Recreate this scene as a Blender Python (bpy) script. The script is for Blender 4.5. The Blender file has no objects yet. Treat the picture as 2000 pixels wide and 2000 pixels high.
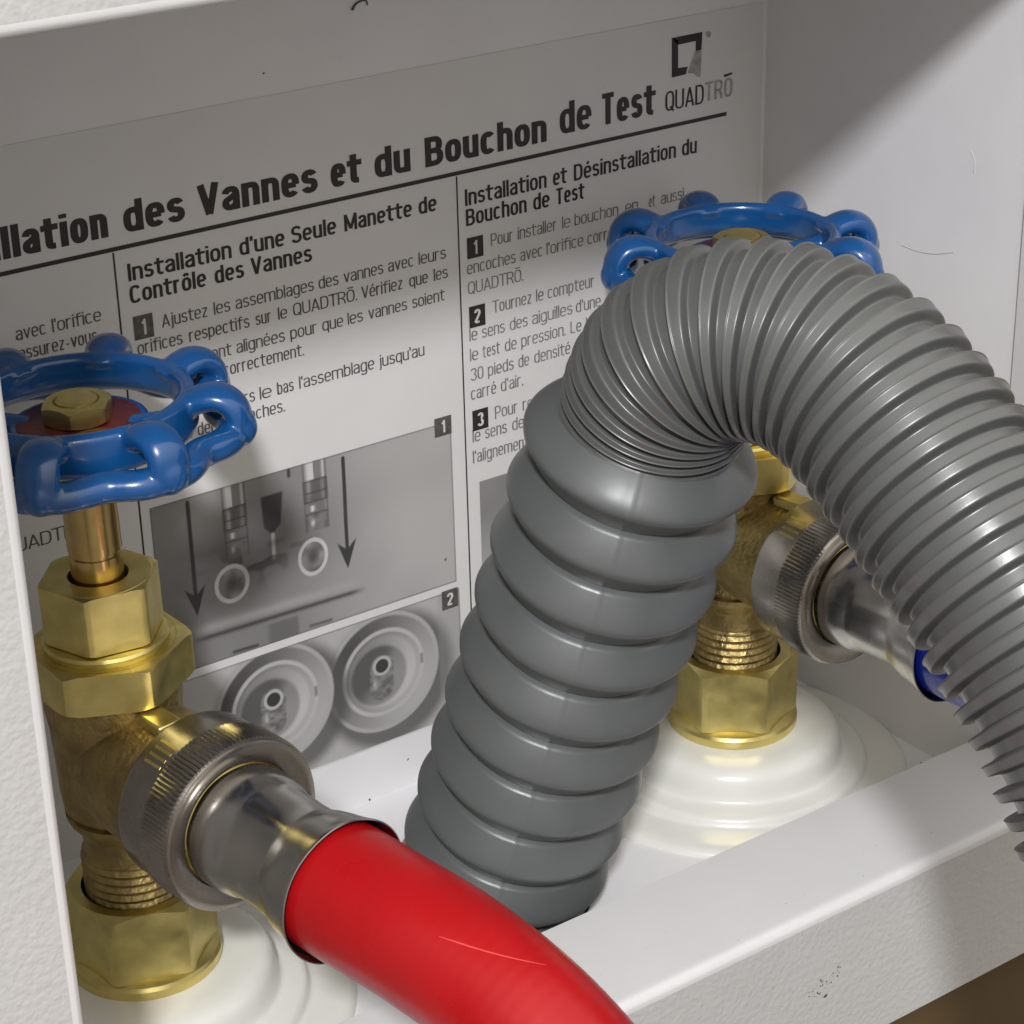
import bpy, math, random
import numpy as np
from mathutils import Vector, Matrix

# ------------------------------------------------------------------ camera, world, lamp, exposure
# all lengths below are millimetres (turned into metres when meshes are made)
# X runs along the back of the box, Y into the wall, Z up; the back of the box is the plane Y = 0
MM = 0.001
sc = bpy.context.scene
COL = sc.collection

YAW, PITCH, ROLL, FPX = 34.9525, 24.9556, 1.42277, 4354.6
cam_d = bpy.data.cameras.new("camera")
cam = bpy.data.objects.new("camera", cam_d)
COL.objects.link(cam)
yw, pt, rl = (math.radians(a) for a in (YAW, PITCH, ROLL))
fw = Vector((math.sin(yw) * math.cos(pt), math.cos(yw) * math.cos(pt), -math.sin(pt)))
rt = fw.cross(Vector((0, 0, 1))).normalized()
dn = fw.cross(rt)
rt2 = math.cos(rl) * rt + math.sin(rl) * dn
dn2 = -math.sin(rl) * rt + math.cos(rl) * dn
m = Matrix((rt2, -dn2, -fw)).transposed().to_4x4()
m.translation = Vector((0, -360 * MM, 0))
cam.matrix_world = m
cam_d.sensor_width = 36.0
cam_d.lens = 36.0 * FPX / 2000.0
cam_d.clip_start = 0.01
cam_d.clip_end = 20.0
sc.camera = cam

world = bpy.data.worlds.new("World")
sc.world = world
world.use_nodes = True
wn, wl = world.node_tree.nodes, world.node_tree.links
bg = wn["Background"]
tc = wn.new("ShaderNodeTexCoord")
sp = wn.new("ShaderNodeSeparateXYZ")
wl.new(tc.outputs["Generated"], sp.inputs[0])
rampw = wn.new("ShaderNodeValToRGB")
mpw = wn.new("ShaderNodeMapRange")
mpw.inputs["From Min"].default_value = -1.0
wl.new(sp.outputs["Z"], mpw.inputs["Value"])
wl.new(mpw.outputs["Result"], rampw.inputs["Fac"])
cr = rampw.color_ramp
cr.elements[0].position = 0.0
cr.elements[0].color = (0.075, 0.06, 0.045, 1)
cr.elements[1].position = 1.0
cr.elements[1].color = (1.15, 1.10, 1.03, 1)
e = cr.elements.new(0.47)
e.color = (0.26, 0.24, 0.215, 1)
e = cr.elements.new(0.66)
e.color = (0.56, 0.52, 0.475, 1)
wl.new(rampw.outputs["Color"], bg.inputs["Color"])
bg.inputs["Strength"].default_value = 1.75

# one ceiling lamp, up and to the left in front of the box
lamp_d = bpy.data.lights.new("ceiling_lamp", "AREA")
lamp_d.shape = "DISK"
lamp_d.size = 0.14
lamp_d.energy = 25.0
lamp_d.color = (0.975, 0.975, 1.0)
lamp = bpy.data.objects.new("ceiling_lamp", lamp_d)
COL.objects.link(lamp)
LDIR = Vector((0.76, 1.0, -1.0)).normalized()
aim = Vector((230, -60, -190)) * MM
lamp.location = aim - LDIR * 1.7
lamp.rotation_euler = LDIR.to_track_quat("-Z", "Y").to_euler()

sc.view_settings.view_transform = "Standard"
sc.view_settings.look = "None"
sc.view_settings.exposure = 0.0
sc.view_settings.gamma = 1.0
sc.view_settings.use_curve_mapping = False
sc.cycles.max_bounces = 10
sc.cycles.diffuse_bounces = 6


def project(p):
    """image position (in 2000 px units) of a point in mm; only used to look up word positions"""
    d = Vector(p) - Vector((0, -360, 0))
    z = d.dot(fw)
    return d.dot(rt2) / z * FPX + 1000, d.dot(dn2) / z * FPX + 1000


# ------------------------------------------------------------------ materials
def new_mat(name):
    mt = bpy.data.materials.new(name)
    mt.use_nodes = True
    return mt, mt.node_tree.nodes, mt.node_tree.links, mt.node_tree.nodes["Principled BSDF"]


def basic(name, col, rough=0.5, metal=0.0, coat=0.0, bump=None, var=None, rvar=None, spec=None):
    """bump = list of (noise scale per m, strength, distance m, detail); var = (scale, amount) of slight colour change"""
    mt, n, l, b = new_mat(name)
    b.inputs["Base Color"].default_value = (*col, 1)
    b.inputs["Roughness"].default_value = rough
    b.inputs["Metallic"].default_value = metal
    b.inputs["Coat Weight"].default_value = coat
    b.inputs["Coat Roughness"].default_value = 0.08
    if spec is not None:
        b.inputs["Specular IOR Level"].default_value = spec
    t = n.new("ShaderNodeTexCoord")
    if var:
        ns = n.new("ShaderNodeTexNoise")
        ns.inputs["Scale"].default_value = var[0]
        ns.inputs["Detail"].default_value = 5
        l.new(t.outputs["Object"], ns.inputs["Vector"])
        mr = n.new("ShaderNodeMapRange")
        mr.inputs["From Min"].default_value = 0.3
        mr.inputs["From Max"].default_value = 0.7
        mr.inputs["To Min"].default_value = 1 - var[1]
        mr.inputs["To Max"].default_value = 1 + var[1]
        l.new(ns.outputs["Fac"], mr.inputs["Value"])
        mx = n.new("ShaderNodeVectorMath")
        mx.operation = "SCALE"
        mx.inputs[0].default_value = col
        l.new(mr.outputs["Result"], mx.inputs["Scale"])
        l.new(mx.outputs["Vector"], b.inputs["Base Color"])
    if rvar:
        ns = n.new("ShaderNodeTexNoise")
        ns.inputs["Scale"].default_value = rvar[0]
        ns.inputs["Detail"].default_value = 6
        l.new(t.outputs["Object"], ns.inputs["Vector"])
        mr = n.new("ShaderNodeMapRange")
        mr.inputs["From Min"].default_value = 0.3
        mr.inputs["From Max"].default_value = 0.7
        mr.inputs["To Min"].default_value = rvar[1]
        mr.inputs["To Max"].default_value = rvar[2]
        l.new(ns.outputs["Fac"], mr.inputs["Value"])
        l.new(mr.outputs["Result"], b.inputs["Roughness"])
    prev = None
    for s, st, dist, det in (bump or []):
        ns = n.new("ShaderNodeTexNoise")
        ns.inputs["Scale"].default_value = s
        ns.inputs["Detail"].default_value = det
        l.new(t.outputs["Object"], ns.inputs["Vector"])
        bp = n.new("ShaderNodeBump")
        bp.inputs["Strength"].default_value = st
        bp.inputs["Distance"].default_value = dist
        l.new(ns.outputs["Fac"], bp.inputs["Height"])
        if prev:
            l.new(prev.outputs["Normal"], bp.inputs["Normal"])
        prev = bp
    if prev:
        l.new(prev.outputs["Normal"], b.inputs["Normal"])
    return mt


M_BOX = basic("box_plastic", (0.735, 0.73, 0.74), 0.42, bump=[(900, 0.12, 0.0002, 3)], var=(60, 0.02))
M_TRIM = basic("trim_plastic", (0.46, 0.457, 0.452), 0.40, bump=[(820, 0.34, 0.0005, 1.2), (1900, 0.10, 0.0002, 2)], var=(45, 0.02))
M_TRIM_SMOOTH = basic("trim_plastic_smooth", (0.60, 0.60, 0.603), 0.33, bump=[(1200, 0.06, 0.0002, 2)], var=(60, 0.02))
M_FLANGE = basic("flange_plastic", (0.71, 0.71, 0.66), 0.26, bump=[(300, 0.06, 0.0003, 2)], var=(90, 0.03))
M_PAPER = basic("label_paper", (0.655, 0.65, 0.645), 0.38, bump=[(150, 0.05, 0.0004, 2), (24, 0.14, 0.0025, 2)], var=(80, 0.015))
M_INK = basic("black_ink", (0.022, 0.019, 0.017), 0.5)
M_INK_GREY = basic("grey_ink", (0.085, 0.08, 0.075), 0.5, var=(900, 0.35))
M_INK_FAINT = basic("faint_ink", (0.17, 0.165, 0.16), 0.5, var=(700, 0.4))
M_INK_PALE = basic("pale_ink", (0.33, 0.325, 0.32), 0.5, var=(700, 0.3))
M_PAPER_WHITE = basic("unprinted_paper", (0.60, 0.59, 0.58), 0.45)
M_BRASS = basic("machined_brass", (0.72, 0.605, 0.23), 0.36, 1.0, bump=[(700, 0.10, 0.0002, 3)], var=(160, 0.14), rvar=(220, 0.30, 0.46))
M_BRASS_STEM = basic("polished_brass", (0.58, 0.42, 0.17), 0.22, 1.0, bump=[(400, 0.06, 0.0002, 2)], var=(200, 0.15))
M_CAST = basic("cast_brass", (0.36, 0.275, 0.115), 0.45, 1.0, bump=[(800, 0.65, 0.0006, 4), (260, 0.3, 0.0008, 3)], var=(170, 0.30), rvar=(300, 0.34, 0.6))
M_NICKEL = basic("nickel_plate", (0.36, 0.335, 0.30), 0.27, 1.0, bump=[(500, 0.05, 0.0002, 3)], var=(120, 0.06), rvar=(150, 0.2, 0.34))
M_CHROME = basic("steel_sleeve", (0.48, 0.47, 0.455), 0.22, 1.0, bump=[(220, 0.10, 0.0003, 2)], var=(120, 0.05), rvar=(170, 0.18, 0.28))
M_BLUE = basic("blue_paint", (0.004, 0.066, 0.22), 0.26, 0.0, 0.6, bump=[(260, 0.10, 0.0004, 2), (1400, 0.05, 0.0002, 2)], var=(150, 0.08))
M_RED = basic("red_rubber", (0.335, 0.005, 0.007), 0.34, 0.0, 0.0, bump=[(140, 0.05, 0.0004, 3), (900, 0.05, 0.0002, 3)], var=(70, 0.06), rvar=(120, 0.26, 0.40), spec=0.28)
M_DEEPBLUE = basic("blue_rubber", (0.010, 0.032, 0.36), 0.25, 0.0, 0.35, bump=[(140, 0.05, 0.0004, 3)], var=(70, 0.06))
M_TAG = basic("red_tag", (0.10, 0.013, 0.009), 0.38, 0.0, bump=[(900, 0.3, 0.0003, 3)], var=(600, 0.35))
M_GREY = basic("grey_bellows_plastic", (0.090, 0.097, 0.098), 0.33, bump=[(260, 0.05, 0.0004, 3), (1800, 0.05, 0.0001, 2)], var=(60, 0.05), rvar=(90, 0.3, 0.44))
M_GREY2 = basic("grey_hose_plastic", (0.086, 0.090, 0.088), 0.30, bump=[(300, 0.05, 0.0003, 3), (1800, 0.05, 0.0001, 2)], var=(70, 0.05), rvar=(90, 0.25, 0.35), spec=0.6)
M_DIRT = basic("dirt", (0.05, 0.045, 0.04), 0.8)
M_SCUFF = basic("scuff", (0.50, 0.495, 0.50), 0.6)
M_WALL = basic("wall_paint", (0.080, 0.048, 0.016), 0.7, bump=[(200, 0.3, 0.001, 4)], var=(30, 0.12))


# ------------------------------------------------------------------ mesh helpers
def mesh_obj(name, V, Fc, mat, parent=None, smooth=True, angle=32, mats=None, midx=None, local=None):
    me = bpy.data.meshes.new(name)
    V = np.asarray(V, float) * MM
    me.from_pydata([tuple(v) for v in V], [], [tuple(int(i) for i in f) for f in Fc])
    me.validate()
    import bmesh
    bm = bmesh.new()
    bm.from_mesh(me)
    bmesh.ops.recalc_face_normals(bm, faces=bm.faces)
    bm.to_mesh(me)
    bm.free()
    for mt in (mats or [mat]):
        me.materials.append(mt)
    if midx is not None:
        me.polygons.foreach_set("material_index", midx)
    if smooth:
        me.polygons.foreach_set("use_smooth", [True] * len(me.polygons))
        me.set_sharp_from_angle(angle=math.radians(angle))
    ob = bpy.data.objects.new(name, me)
    COL.objects.link(ob)
    if parent:
        ob.parent = parent
    return ob


class MB:
    def __init__(s):
        s.V, s.F, s.n = [], [], 0

    def add(s, V, F):
        V = np.asarray(V, float)
        s.V.append(V)
        s.F += [tuple(i + s.n for i in f) for f in F]
        s.n += len(V)
        return s

    def arr(s):
        return np.concatenate(s.V)

    def build(s, name, mat, parent=None, **k):
        return mesh_obj(name, s.arr(), s.F, mat, parent, **k)


def rings(R, closed_u=True, cap0=False, cap1=False):
    """R: array (n rings, m points, 3) -> verts, faces"""
    R = np.asarray(R, float)
    n, mm, _ = R.shape
    F = []
    for i in range(n - 1):
        for j in range(mm if closed_u else mm - 1):
            k = (j + 1) % mm
            F.append((i * mm + j, i * mm + k, (i + 1) * mm + k, (i + 1) * mm + j))
    V = R.reshape(-1, 3)
    if cap0:
        F.append(tuple(range(mm))[::-1])
    if cap1:
        F.append(tuple((n - 1) * mm + j for j in range(mm)))
    return V, F


def lathe(prof, c=(0, 0, 0), seg=96, axis=None, rfun=None, cap0=False, cap1=False):
    """prof: (radius, height along axis)"""
    c = np.array(c, float)
    if axis is None:
        a, b, n = np.array([1., 0, 0]), np.array([0, 1., 0]), np.array([0, 0, 1.])
    else:
        n = np.array(axis, float)
        n /= np.linalg.norm(n)
        a = np.cross(n, [0, 0, 1.])
        a /= np.linalg.norm(a)
        b = np.cross(n, a)
    t = np.linspace(0, 2 * np.pi, seg, endpoint=False)
    R = []
    for i, (r, h) in enumerate(prof):
        rr = r if rfun is None else rfun(r, h, t)
        R.append(c + np.outer(np.cos(t) * rr, a) + np.outer(np.sin(t) * rr, b) + h * n)
    return rings(R, True, cap0, cap1)


def hexnut(ap, z0, z1, rot, rin, c=(0, 0, 0), ch0=True, ch1=True, seg=120, steep=0.6, rcf=0.985):
    """hex prism with turned chamfers; ap = half the distance across the flats"""
    t = np.linspace(0, 2 * np.pi, seg, endpoint=False) + math.radians(rot)
    ph = (t - math.radians(rot)) % (np.pi / 3) - np.pi / 6
    h = np.minimum(ap / np.cos(ph), ap / math.cos(math.pi / 6) * 0.985)
    rc = ap * rcf
    d = np.maximum(0, h - rc) * steep
    c = np.array(c, float)

    def ring(r, z):
        return np.stack([c[0] + r * np.cos(t), c[1] + r * np.sin(t), c[2] + z + 0 * t], 1)
    o = np.ones_like(t)
    hc = np.minimum(h, rc)
    R = [ring(rin * o, z0), ring(hc, z0 * o), ring(h, z0 + (d if ch0 else 0)), ring(h, z1 - (d if ch1 else 0)), ring(hc if ch1 else h * .999, z1 * o), ring(rin * o, z1 * o)]
    if not ch0:
        R[1] = ring(h * .999, z0 * o)
    return rings(R)


def box(x0, x1, y0, y1, z0, z1):
    V = [(x0, y0, z0), (x1, y0, z0), (x1, y1, z0), (x0, y1, z0), (x0, y0, z1), (x1, y0, z1), (x1, y1, z1), (x0, y1, z1)]
    F = [(0, 3, 2, 1), (4, 5, 6, 7), (0, 1, 5, 4), (1, 2, 6, 5), (2, 3, 7, 6), (3, 0, 4, 7)]
    return V, F


def spline(P, n):
    """smooth curve through points, resampled evenly by length"""
    P = np.asarray(P, float)
    Q = np.vstack([2 * P[0] - P[1], P, 2 * P[-1] - P[-2]])
    out = []
    for i in range(1, len(Q) - 2):
        for u in np.linspace(0, 1, 60, endpoint=False):
            p0, p1, p2, p3 = Q[i - 1:i + 3]
            out.append(.5 * ((2 * p1) + (p2 - p0) * u + (2 * p0 - 5 * p1 + 4 * p2 - p3) * u * u + (3 * p1 - p0 - 3 * p2 + p3) * u ** 3))
    out.append(P[-1])
    out = np.array(out)
    s = np.r_[0, np.cumsum(np.linalg.norm(np.diff(out, axis=0), axis=1))]
    t = np.linspace(0, s[-1], n)
    return np.stack([np.interp(t, s, out[:, k]) for k in range(3)], 1), s[-1]


def smooth_path(C, it):
    C = C.copy()
    for _ in range(it):
        C[1:-1] = .5 * C[1:-1] + .25 * (C[2:] + C[:-2])
    return C


def sweep(C, rad, seg=24, cap=True, up=(0, 0, 1), rfun=None):
    """tube round the polyline C with parallel-transported frames"""
    C = np.asarray(C, float)
    T = np.gradient(C, axis=0)
    T /= np.linalg.norm(T, axis=1)[:, None]
    a = np.cross(T[0], up)
    if np.linalg.norm(a) < 1e-3:
        a = np.cross(T[0], (1, 0, 0))
    a /= np.linalg.norm(a)
    t = np.linspace(0, 2 * np.pi, seg, endpoint=False)
    rad = np.broadcast_to(np.asarray(rad, float), (len(C),))
    R = []
    for i in range(len(C)):
        a = a - T[i] * a.dot(T[i])
        a /= np.linalg.norm(a)
        b = np.cross(T[i], a)
        r = rad[i] if rfun is None else rfun(i, t)
        R.append(C[i] + np.outer(np.cos(t) * r, a) + np.outer(np.sin(t) * r, b))
    return rings(R, True, cap, cap)


def ellipsoid(c, r, seg=24, n=14):
    c = np.array(c, float)
    ph = np.linspace(-math.pi / 2 + .08, math.pi / 2 - .08, n)
    t = np.linspace(0, 2 * np.pi, seg, endpoint=False)
    R = [np.stack([c[0] + r[0] * np.cos(p) * np.cos(t), c[1] + r[1] * np.cos(p) * np.sin(t), c[2] + r[2] * np.sin(p) + 0 * t], 1) for p in ph]
    return rings(R, True, True, True)


def thing(name, label, cat, loc=(0, 0, 0), group=None):
    o = bpy.data.objects.new(name, None)
    o.empty_display_size = 0.01
    COL.objects.link(o)
    o.location = Vector(loc) * MM
    tag(o, label, cat, group)
    return o


def tag(o, label, cat, group=None):
    o["label"] = label
    o["category"] = cat
    if group:
        o["group"] = group


def struct(o):
    o["kind"] = "structure"


def bevel(o, w, seg=2, ang=40):
    b = o.modifiers.new("bevel", "BEVEL")
    b.width = w * MM
    b.segments = seg
    b.limit_method = "ANGLE"
    b.angle_limit = math.radians(ang)


# ------------------------------------------------------------------ the outlet box
XL, XR = 97.0, 321.8           # inside faces of the side walls
ZF, ZT = -262.7, -57.0         # floor and ceiling
YB = -101.0                    # mouth of the box, flush with the wall round it
outlet = thing("outlet_box", "white plastic recessed outlet box that holds both valves and the drain hose", "outlet box", (210, -50, ZF))


def part_at(root, ob):
    """parent to the root's Empty, keeping the mesh where it was built"""
    ob.parent = root
    ob.matrix_parent_inverse = Matrix.Translation(root.location).inverted()
    return ob


mb = MB().add(*box(XL - 3, XR + 3, 0, 3, ZF - 3, ZT + 3))
part_at(outlet, mb.build("back_panel", M_BOX, smooth=False))
mb = MB().add(*box(XR, XR + 3, YB, 0, ZF - 3, ZT + 3))
part_at(outlet, mb.build("side_panel", M_BOX, smooth=False))
mb = MB().add(*box(XL - 3, XL, YB, 0, ZF - 3, ZT + 3))
part_at(outlet, mb.build("side_panel", M_BOX, smooth=False))
mb = MB().add(*box(XL, XR, YB, 0, ZF - 3, ZF))
part_at(outlet, mb.build("floor_panel", M_BOX, smooth=False))
mb = MB().add(*box(XL, XR, YB, 0, ZT, ZT + 3))
part_at(outlet, mb.build("top_panel", M_BOX, smooth=False))

# trim frame: textured face and a smooth return that reaches into the box, swept round the opening
TX0, TX1, TZ0, TZ1 = 100.2, 320.9, -249.6, -61.3     # opening, at the face
# profile: (outward from the opening edge, Y).  starts at the back end of the return
prof_s = [(0.9, -77.0), (-0.1, -77.0)]
prof_s += [(-0.1 + 0.1 * k / 4, -77.0 - 24.2 * k / 4) for k in range(1, 5)]
RB = 2.2
arc = [(RB - RB * math.cos(a), -101.8 - RB * math.sin(a)) for a in np.linspace(0.12, math.pi / 2, 9)]
prof_t = [(6, -104.0), (18, -104.05), (32, -103.95), (36.0, -103.7), (36.9, -102.8), (37.1, -101.05)]
prof = prof_s + arc + prof_t
n_s = len(prof_s) + len(arc) - 1


def frame_ring(o, y):
    return [(TX0 - o, y, TZ0 - o), (TX1 + o, y, TZ0 - o), (TX1 + o, y, TZ1 + o), (TX0 - o, y, TZ1 + o)]


R = np.array([frame_ring(o, y) for o, y in prof])
V, F = rings(R)
midx = [0 if (i // 4) >= n_s else 1 for i in range(len(F))]
tf = mesh_obj("trim_frame", V, F, None, None, True, 25, mats=[M_TRIM, M_TRIM_SMOOTH], midx=midx)
part_at(outlet, tf)

# the wall the box is let into (only a corner of it shows, under the frame)
mb = MB()
for q in ((-900, XL - 3.5, -1200, 700), (XR + 3.5, 1300, -1200, 700), (XL - 3.5, XR + 3.5, -1200, ZF - 3.5), (XL - 3.5, XR + 3.5, ZT + 3.5, 700)):
    mb.add(*box(q[0], q[1], -100.9, -90, q[2], q[3]))
wl_o = mb.build("wall", M_WALL, smooth=False)
struct(wl_o)

# ------------------------------------------------------------------ instruction sheet
YS = -0.25
LX0, LX1, LZ0, LZ1 = 98.0, 320.6, -249.5, -103.6
mb = MB().add(*box(LX0, LX1, YS, -0.02, LZ0, LZ1))
sheet = mb.build("instruction_sheet", M_PAPER, smooth=False)
tag(sheet, "white printed instruction sheet in French on the back of the box", "instruction sheet")


def x_at(px, z):
    lo, hi = 60., 360.
    for _ in range(40):
        mid = (lo + hi) / 2
        if project((mid, YS, z))[0] < px:
            lo = mid
        else:
            hi = mid
    return mid


def z_at(px, py):
    lo, hi = -300., 0.
    for _ in range(40):
        mid = (lo + hi) / 2
        if project((x_at(px, mid), YS, mid))[1] > py:
            lo = mid
        else:
            hi = mid
    return mid


# condensed grotesque lettering, drawn with a flat pen: heights in cap heights, widths in pen-centre units 0..1
XH = 0.77


def sup(cx, cy, rx, ry, a0, a1, n=2.7, k=22):
    t = np.radians(np.linspace(a0, a1, k))
    c, s_ = np.cos(t), np.sin(t)
    return [(cx + rx * math.copysign(abs(a) ** (2 / n), a), cy + ry * math.copysign(abs(b) ** (2 / n), b)) for a, b in zip(c, s_)]


def arch(x0, x1, y, h):
    return [(x0, y - h)] + sup((x0 + x1) / 2, y - h, (x1 - x0) / 2, h, 180, 0)


def s_shape(H, b):
    t = .5 * H + .02
    return sup(.5, b + (H - b) * .5 + (H - b - (H - b) * .5) * .5 + .0, .5, (H - 2 * b) * .25 + 0, 20, 250, 2.4, 20)[:-1]


def glyph(ch, hb):
    """width factor and strokes of one character; hb = half the thickness of level strokes"""
    X, H, b = XH, 1.0, hb
    Xm, Hm = X - b, H - b                     # pen centre at the top of round small letters and of capitals
    o_ = sup(.5, X / 2, .5, X / 2 - b, 0, 360, 2.7, 44)
    O_ = sup(.5, .5, .5, .5 - b, 0, 360, 2.9, 48)

    def ess(T):
        m_ = T * .52
        up = sup(.5, (T - b + m_) / 2, .46, (T - b - m_) / 2, 15, 235, 2.3, 18)
        lo = sup(.5, (m_ + b) / 2, .5, (m_ - b) / 2, 55, -165, 2.3, 18)
        return up + lo
    base = {"é": "e", "è": "e", "ô": "o", "Ō": "O"}.get(ch)
    if base:
        w, st = glyph(base, hb)
        st = list(st)
        if ch == "é":
            st.append([(.42, X + .09), (.72, X + .25)])
        if ch == "è":
            st.append([(.58, X + .09), (.28, X + .25)])
        if ch == "ô":
            st.append([(.12, X + .09), (.5, X + .22), (.88, X + .09)])
        if ch == "Ō":
            st.append([(.05, 1.15), (.95, 1.15)])
        return w, st
    G = {
        "l": (0, [[(0, 0), (0, H)]]), "i": (0, [[(0, 0), (0, X)], [(0, .87), (0, H)]]), "I": (0, [[(0, 0), (0, H)]]),
        "j": (.06, [[(1, X), (1, -.1)] + [(.6, -.19), (-.6, -.2)], [(1, .87), (1, H)]]),
        "'": (0, [[(0, .72), (0, H)]]), ".": (0, [[(0, 0), (0, .14)]]), "-": (.2, [[(0, .34), (1, .34)]]),
        "n": (.30, [[(0, 0), (0, X)], arch(0, 1, Xm, .20) + [(1, 0)]]), "h": (.30, [[(0, 0), (0, H)], arch(0, 1, Xm, .20) + [(1, 0)]]),
        "m": (.58, [[(0, 0), (0, X)], arch(0, .5, Xm, .18) + [(.5, 0)], arch(.5, 1, Xm, .18) + [(1, 0)]]),
        "u": (.30, [[(1, 0), (1, X)], [(0, X)] + sup(.5, b + .20, .5, .20, 180, 360)]),
        "r": (.20, [[(0, 0), (0, X)], [(0, Xm - .28)] + sup(.75, Xm - .26, .75, .26, 175, 85, 2.4, 14) + [(1.05, Xm)]]),
        "o": (.31, [o_]), "c": (.29, [sup(.5, X / 2, .5, X / 2 - b, 42, 318, 2.7, 40)]),
        "e": (.31, [[(.03, X * .50), (1, X * .50)] + sup(.5, X / 2, .5, X / 2 - b, 2, 318, 2.7, 42)]),
        "a": (.29, [sup(.5, Xm - .2, .5, .2, 165, 0, 2.5, 20) + [(1, 0)], [(1, X * .6), (.75, X * .58)] + sup(.5, X * .3, .5, X * .3 - b, 110, 270, 2.4, 22) + [(.7, b + .015), (1, .2)]]),
        "s": (.27, [ess(X)]), "S": (.36, [ess(H)]),
        "t": (.25, [[(.35, X + .19), (.35, .2)] + sup(.85, .2, .5, .2 - b, 182, 268, 2.4, 12) + [(1.1, b)]]),
        "f": (.25, [[(.35, 0), (.35, .8)] + sup(.85, .8, .5, .2 - b, 178, 92, 2.4, 12) + [(1.1, Hm)]]),
        "d": (.31, [o_, [(1, 0), (1, H)]]), "b": (.31, [o_, [(0, 0), (0, H)]]), "p": (.31, [o_, [(0, -.22), (0, X)]]), "q": (.31, [o_, [(1, -.22), (1, X)]]),
        "g": (.31, [o_, [(1, X), (1, -.04)] + sup(.5, -.04, .5, .17, 0, -160, 2.5, 18)]),
        "v": (.31, [[(0, X), (.5, .02), (1, X)]]), "z": (.27, [[(0, Xm), (1, Xm), (0, b), (1, b)]]),
        "A": (.40, [[(0, 0), (.5, .98), (1, 0)], [(.2, .27), (.8, .27)]]), "V": (.40, [[(0, H), (.5, .02), (1, H)]]),
        "B": (.37, [[(0, 0), (0, H)], [(0, Hm), (.4, Hm)] + sup(.45, (Hm + .52) / 2, .48, (Hm - .52) / 2, 90, -90, 2.5, 18) + [(0, .52)], [(.4, .52)] + sup(.45, (b + .52) / 2, .55, (.52 - b) / 2, 90, -90, 2.5, 18) + [(0, b)]]),
        "C": (.38, [sup(.5, .5, .5, .5 - b, 35, 325, 2.9, 44)]), "D": (.37, [[(0, 0), (0, H)], [(0, Hm)] + sup(.4, .5, .6, .5 - b, 90, -90, 2.9, 30) + [(0, b)]]),
        "L": (.30, [[(0, H), (0, b), (1, b)]]), "M": (.52, [[(0, 0), (0, H)], [(0, .96), (.5, .12), (1, .96)], [(1, 0), (1, H)]]),
        "O": (.38, [O_]), "Q": (.38, [O_, [(.6, .22), (1.05, -.04)]]), "U": (.37, [[(0, H)] + sup(.5, b + .25, .5, .25, 180, 360, 2.7, 24) + [(1, H)]]),
        "P": (.36, [[(0, 0), (0, H)], [(0, Hm), (.4, Hm)] + sup(.45, (Hm + .44) / 2, .55, (Hm - .44) / 2, 90, -90, 2.6, 20) + [(0, .44)]]),
        "R": (.37, [[(0, 0), (0, H)], [(0, Hm), (.4, Hm)] + sup(.45, (Hm + .47) / 2, .52, (Hm - .47) / 2, 90, -90, 2.6, 20) + [(0, .47)], [(.5, .47), (.86, .3), (1, 0)]]),
        "T": (.36, [[(.5, 0), (.5, H)], [(-.2, Hm), (1.2, Hm)]]),
        "0": (.33, [O_]), "1": (.16, [[(1, 0), (1, H)], [(0, .74), (.6, .8), (1, .96)]]),
        "2": (.34, [sup(.5, .72, .5, .28 - b, 175, -20, 2.3, 20) + [(.05, .14), (0, b), (1, b)]]),
        "3": (.34, [sup(.5, .755, .46, .245 - b, 165, -80, 2.3, 20), sup(.5, .275, .5, .275 - b + .0, 85, -165, 2.3, 22)]),
    }
    return G[ch]


_zz = [0]


def pen(mb, pts, sv, sh, y):
    for q in range(1, len(pts) - 1):          # break the stroke at sharp corners
        a, b, c = (np.array(pts[q + w]) for w in (-1, 0, 1))
        u, v = b - a, c - b
        nu, nv = np.linalg.norm(u), np.linalg.norm(v)
        if nu > 1e-6 and nv > 1e-6 and u.dot(v) / nu / nv < .45:
            pen(mb, pts[:q + 1], sv, sh, y)
            pen(mb, pts[q:], sv, sh, y)
            return
    P = np.array(pts, float)
    keep = np.r_[True, np.linalg.norm(np.diff(P, axis=0), axis=1) > 1e-6]
    P = P[keep]
    closed = np.linalg.norm(P[0] - P[-1]) < 1e-5 and len(P) > 4
    if closed:
        P = P[:-1]
    n = len(P)
    prv = np.roll(P, 1, 0)
    nxt = np.roll(P, -1, 0)
    d0, d1 = P - prv, nxt - P
    if not closed:
        d0[0], d1[-1] = d1[0], d0[-1]
    d0 /= np.linalg.norm(d0, axis=1)[:, None]
    d1 /= np.linalg.norm(d1, axis=1)[:, None]
    T = d0 + d1
    T /= np.maximum(np.linalg.norm(T, axis=1)[:, None], 1e-6)
    N = np.stack([-T[:, 1], T[:, 0]], 1)
    mit = 1 / np.maximum((N * np.stack([-d0[:, 1], d0[:, 0]], 1)).sum(1), .45)
    off = N * mit[:, None] * np.array([sv / 2, sh / 2])
    _zz[0] = (_zz[0] + 1) % 6
    yy = y - .006 * _zz[0]
    A, B = P + off, P - off
    V = [(a[0], yy, a[1]) for a in A] + [(a[0], yy, a[1]) for a in B]
    F = [(i, (i + 1) % n, n + (i + 1) % n, n + i) for i in range(n if closed else n - 1)]
    mb.add(V, F)


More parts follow.
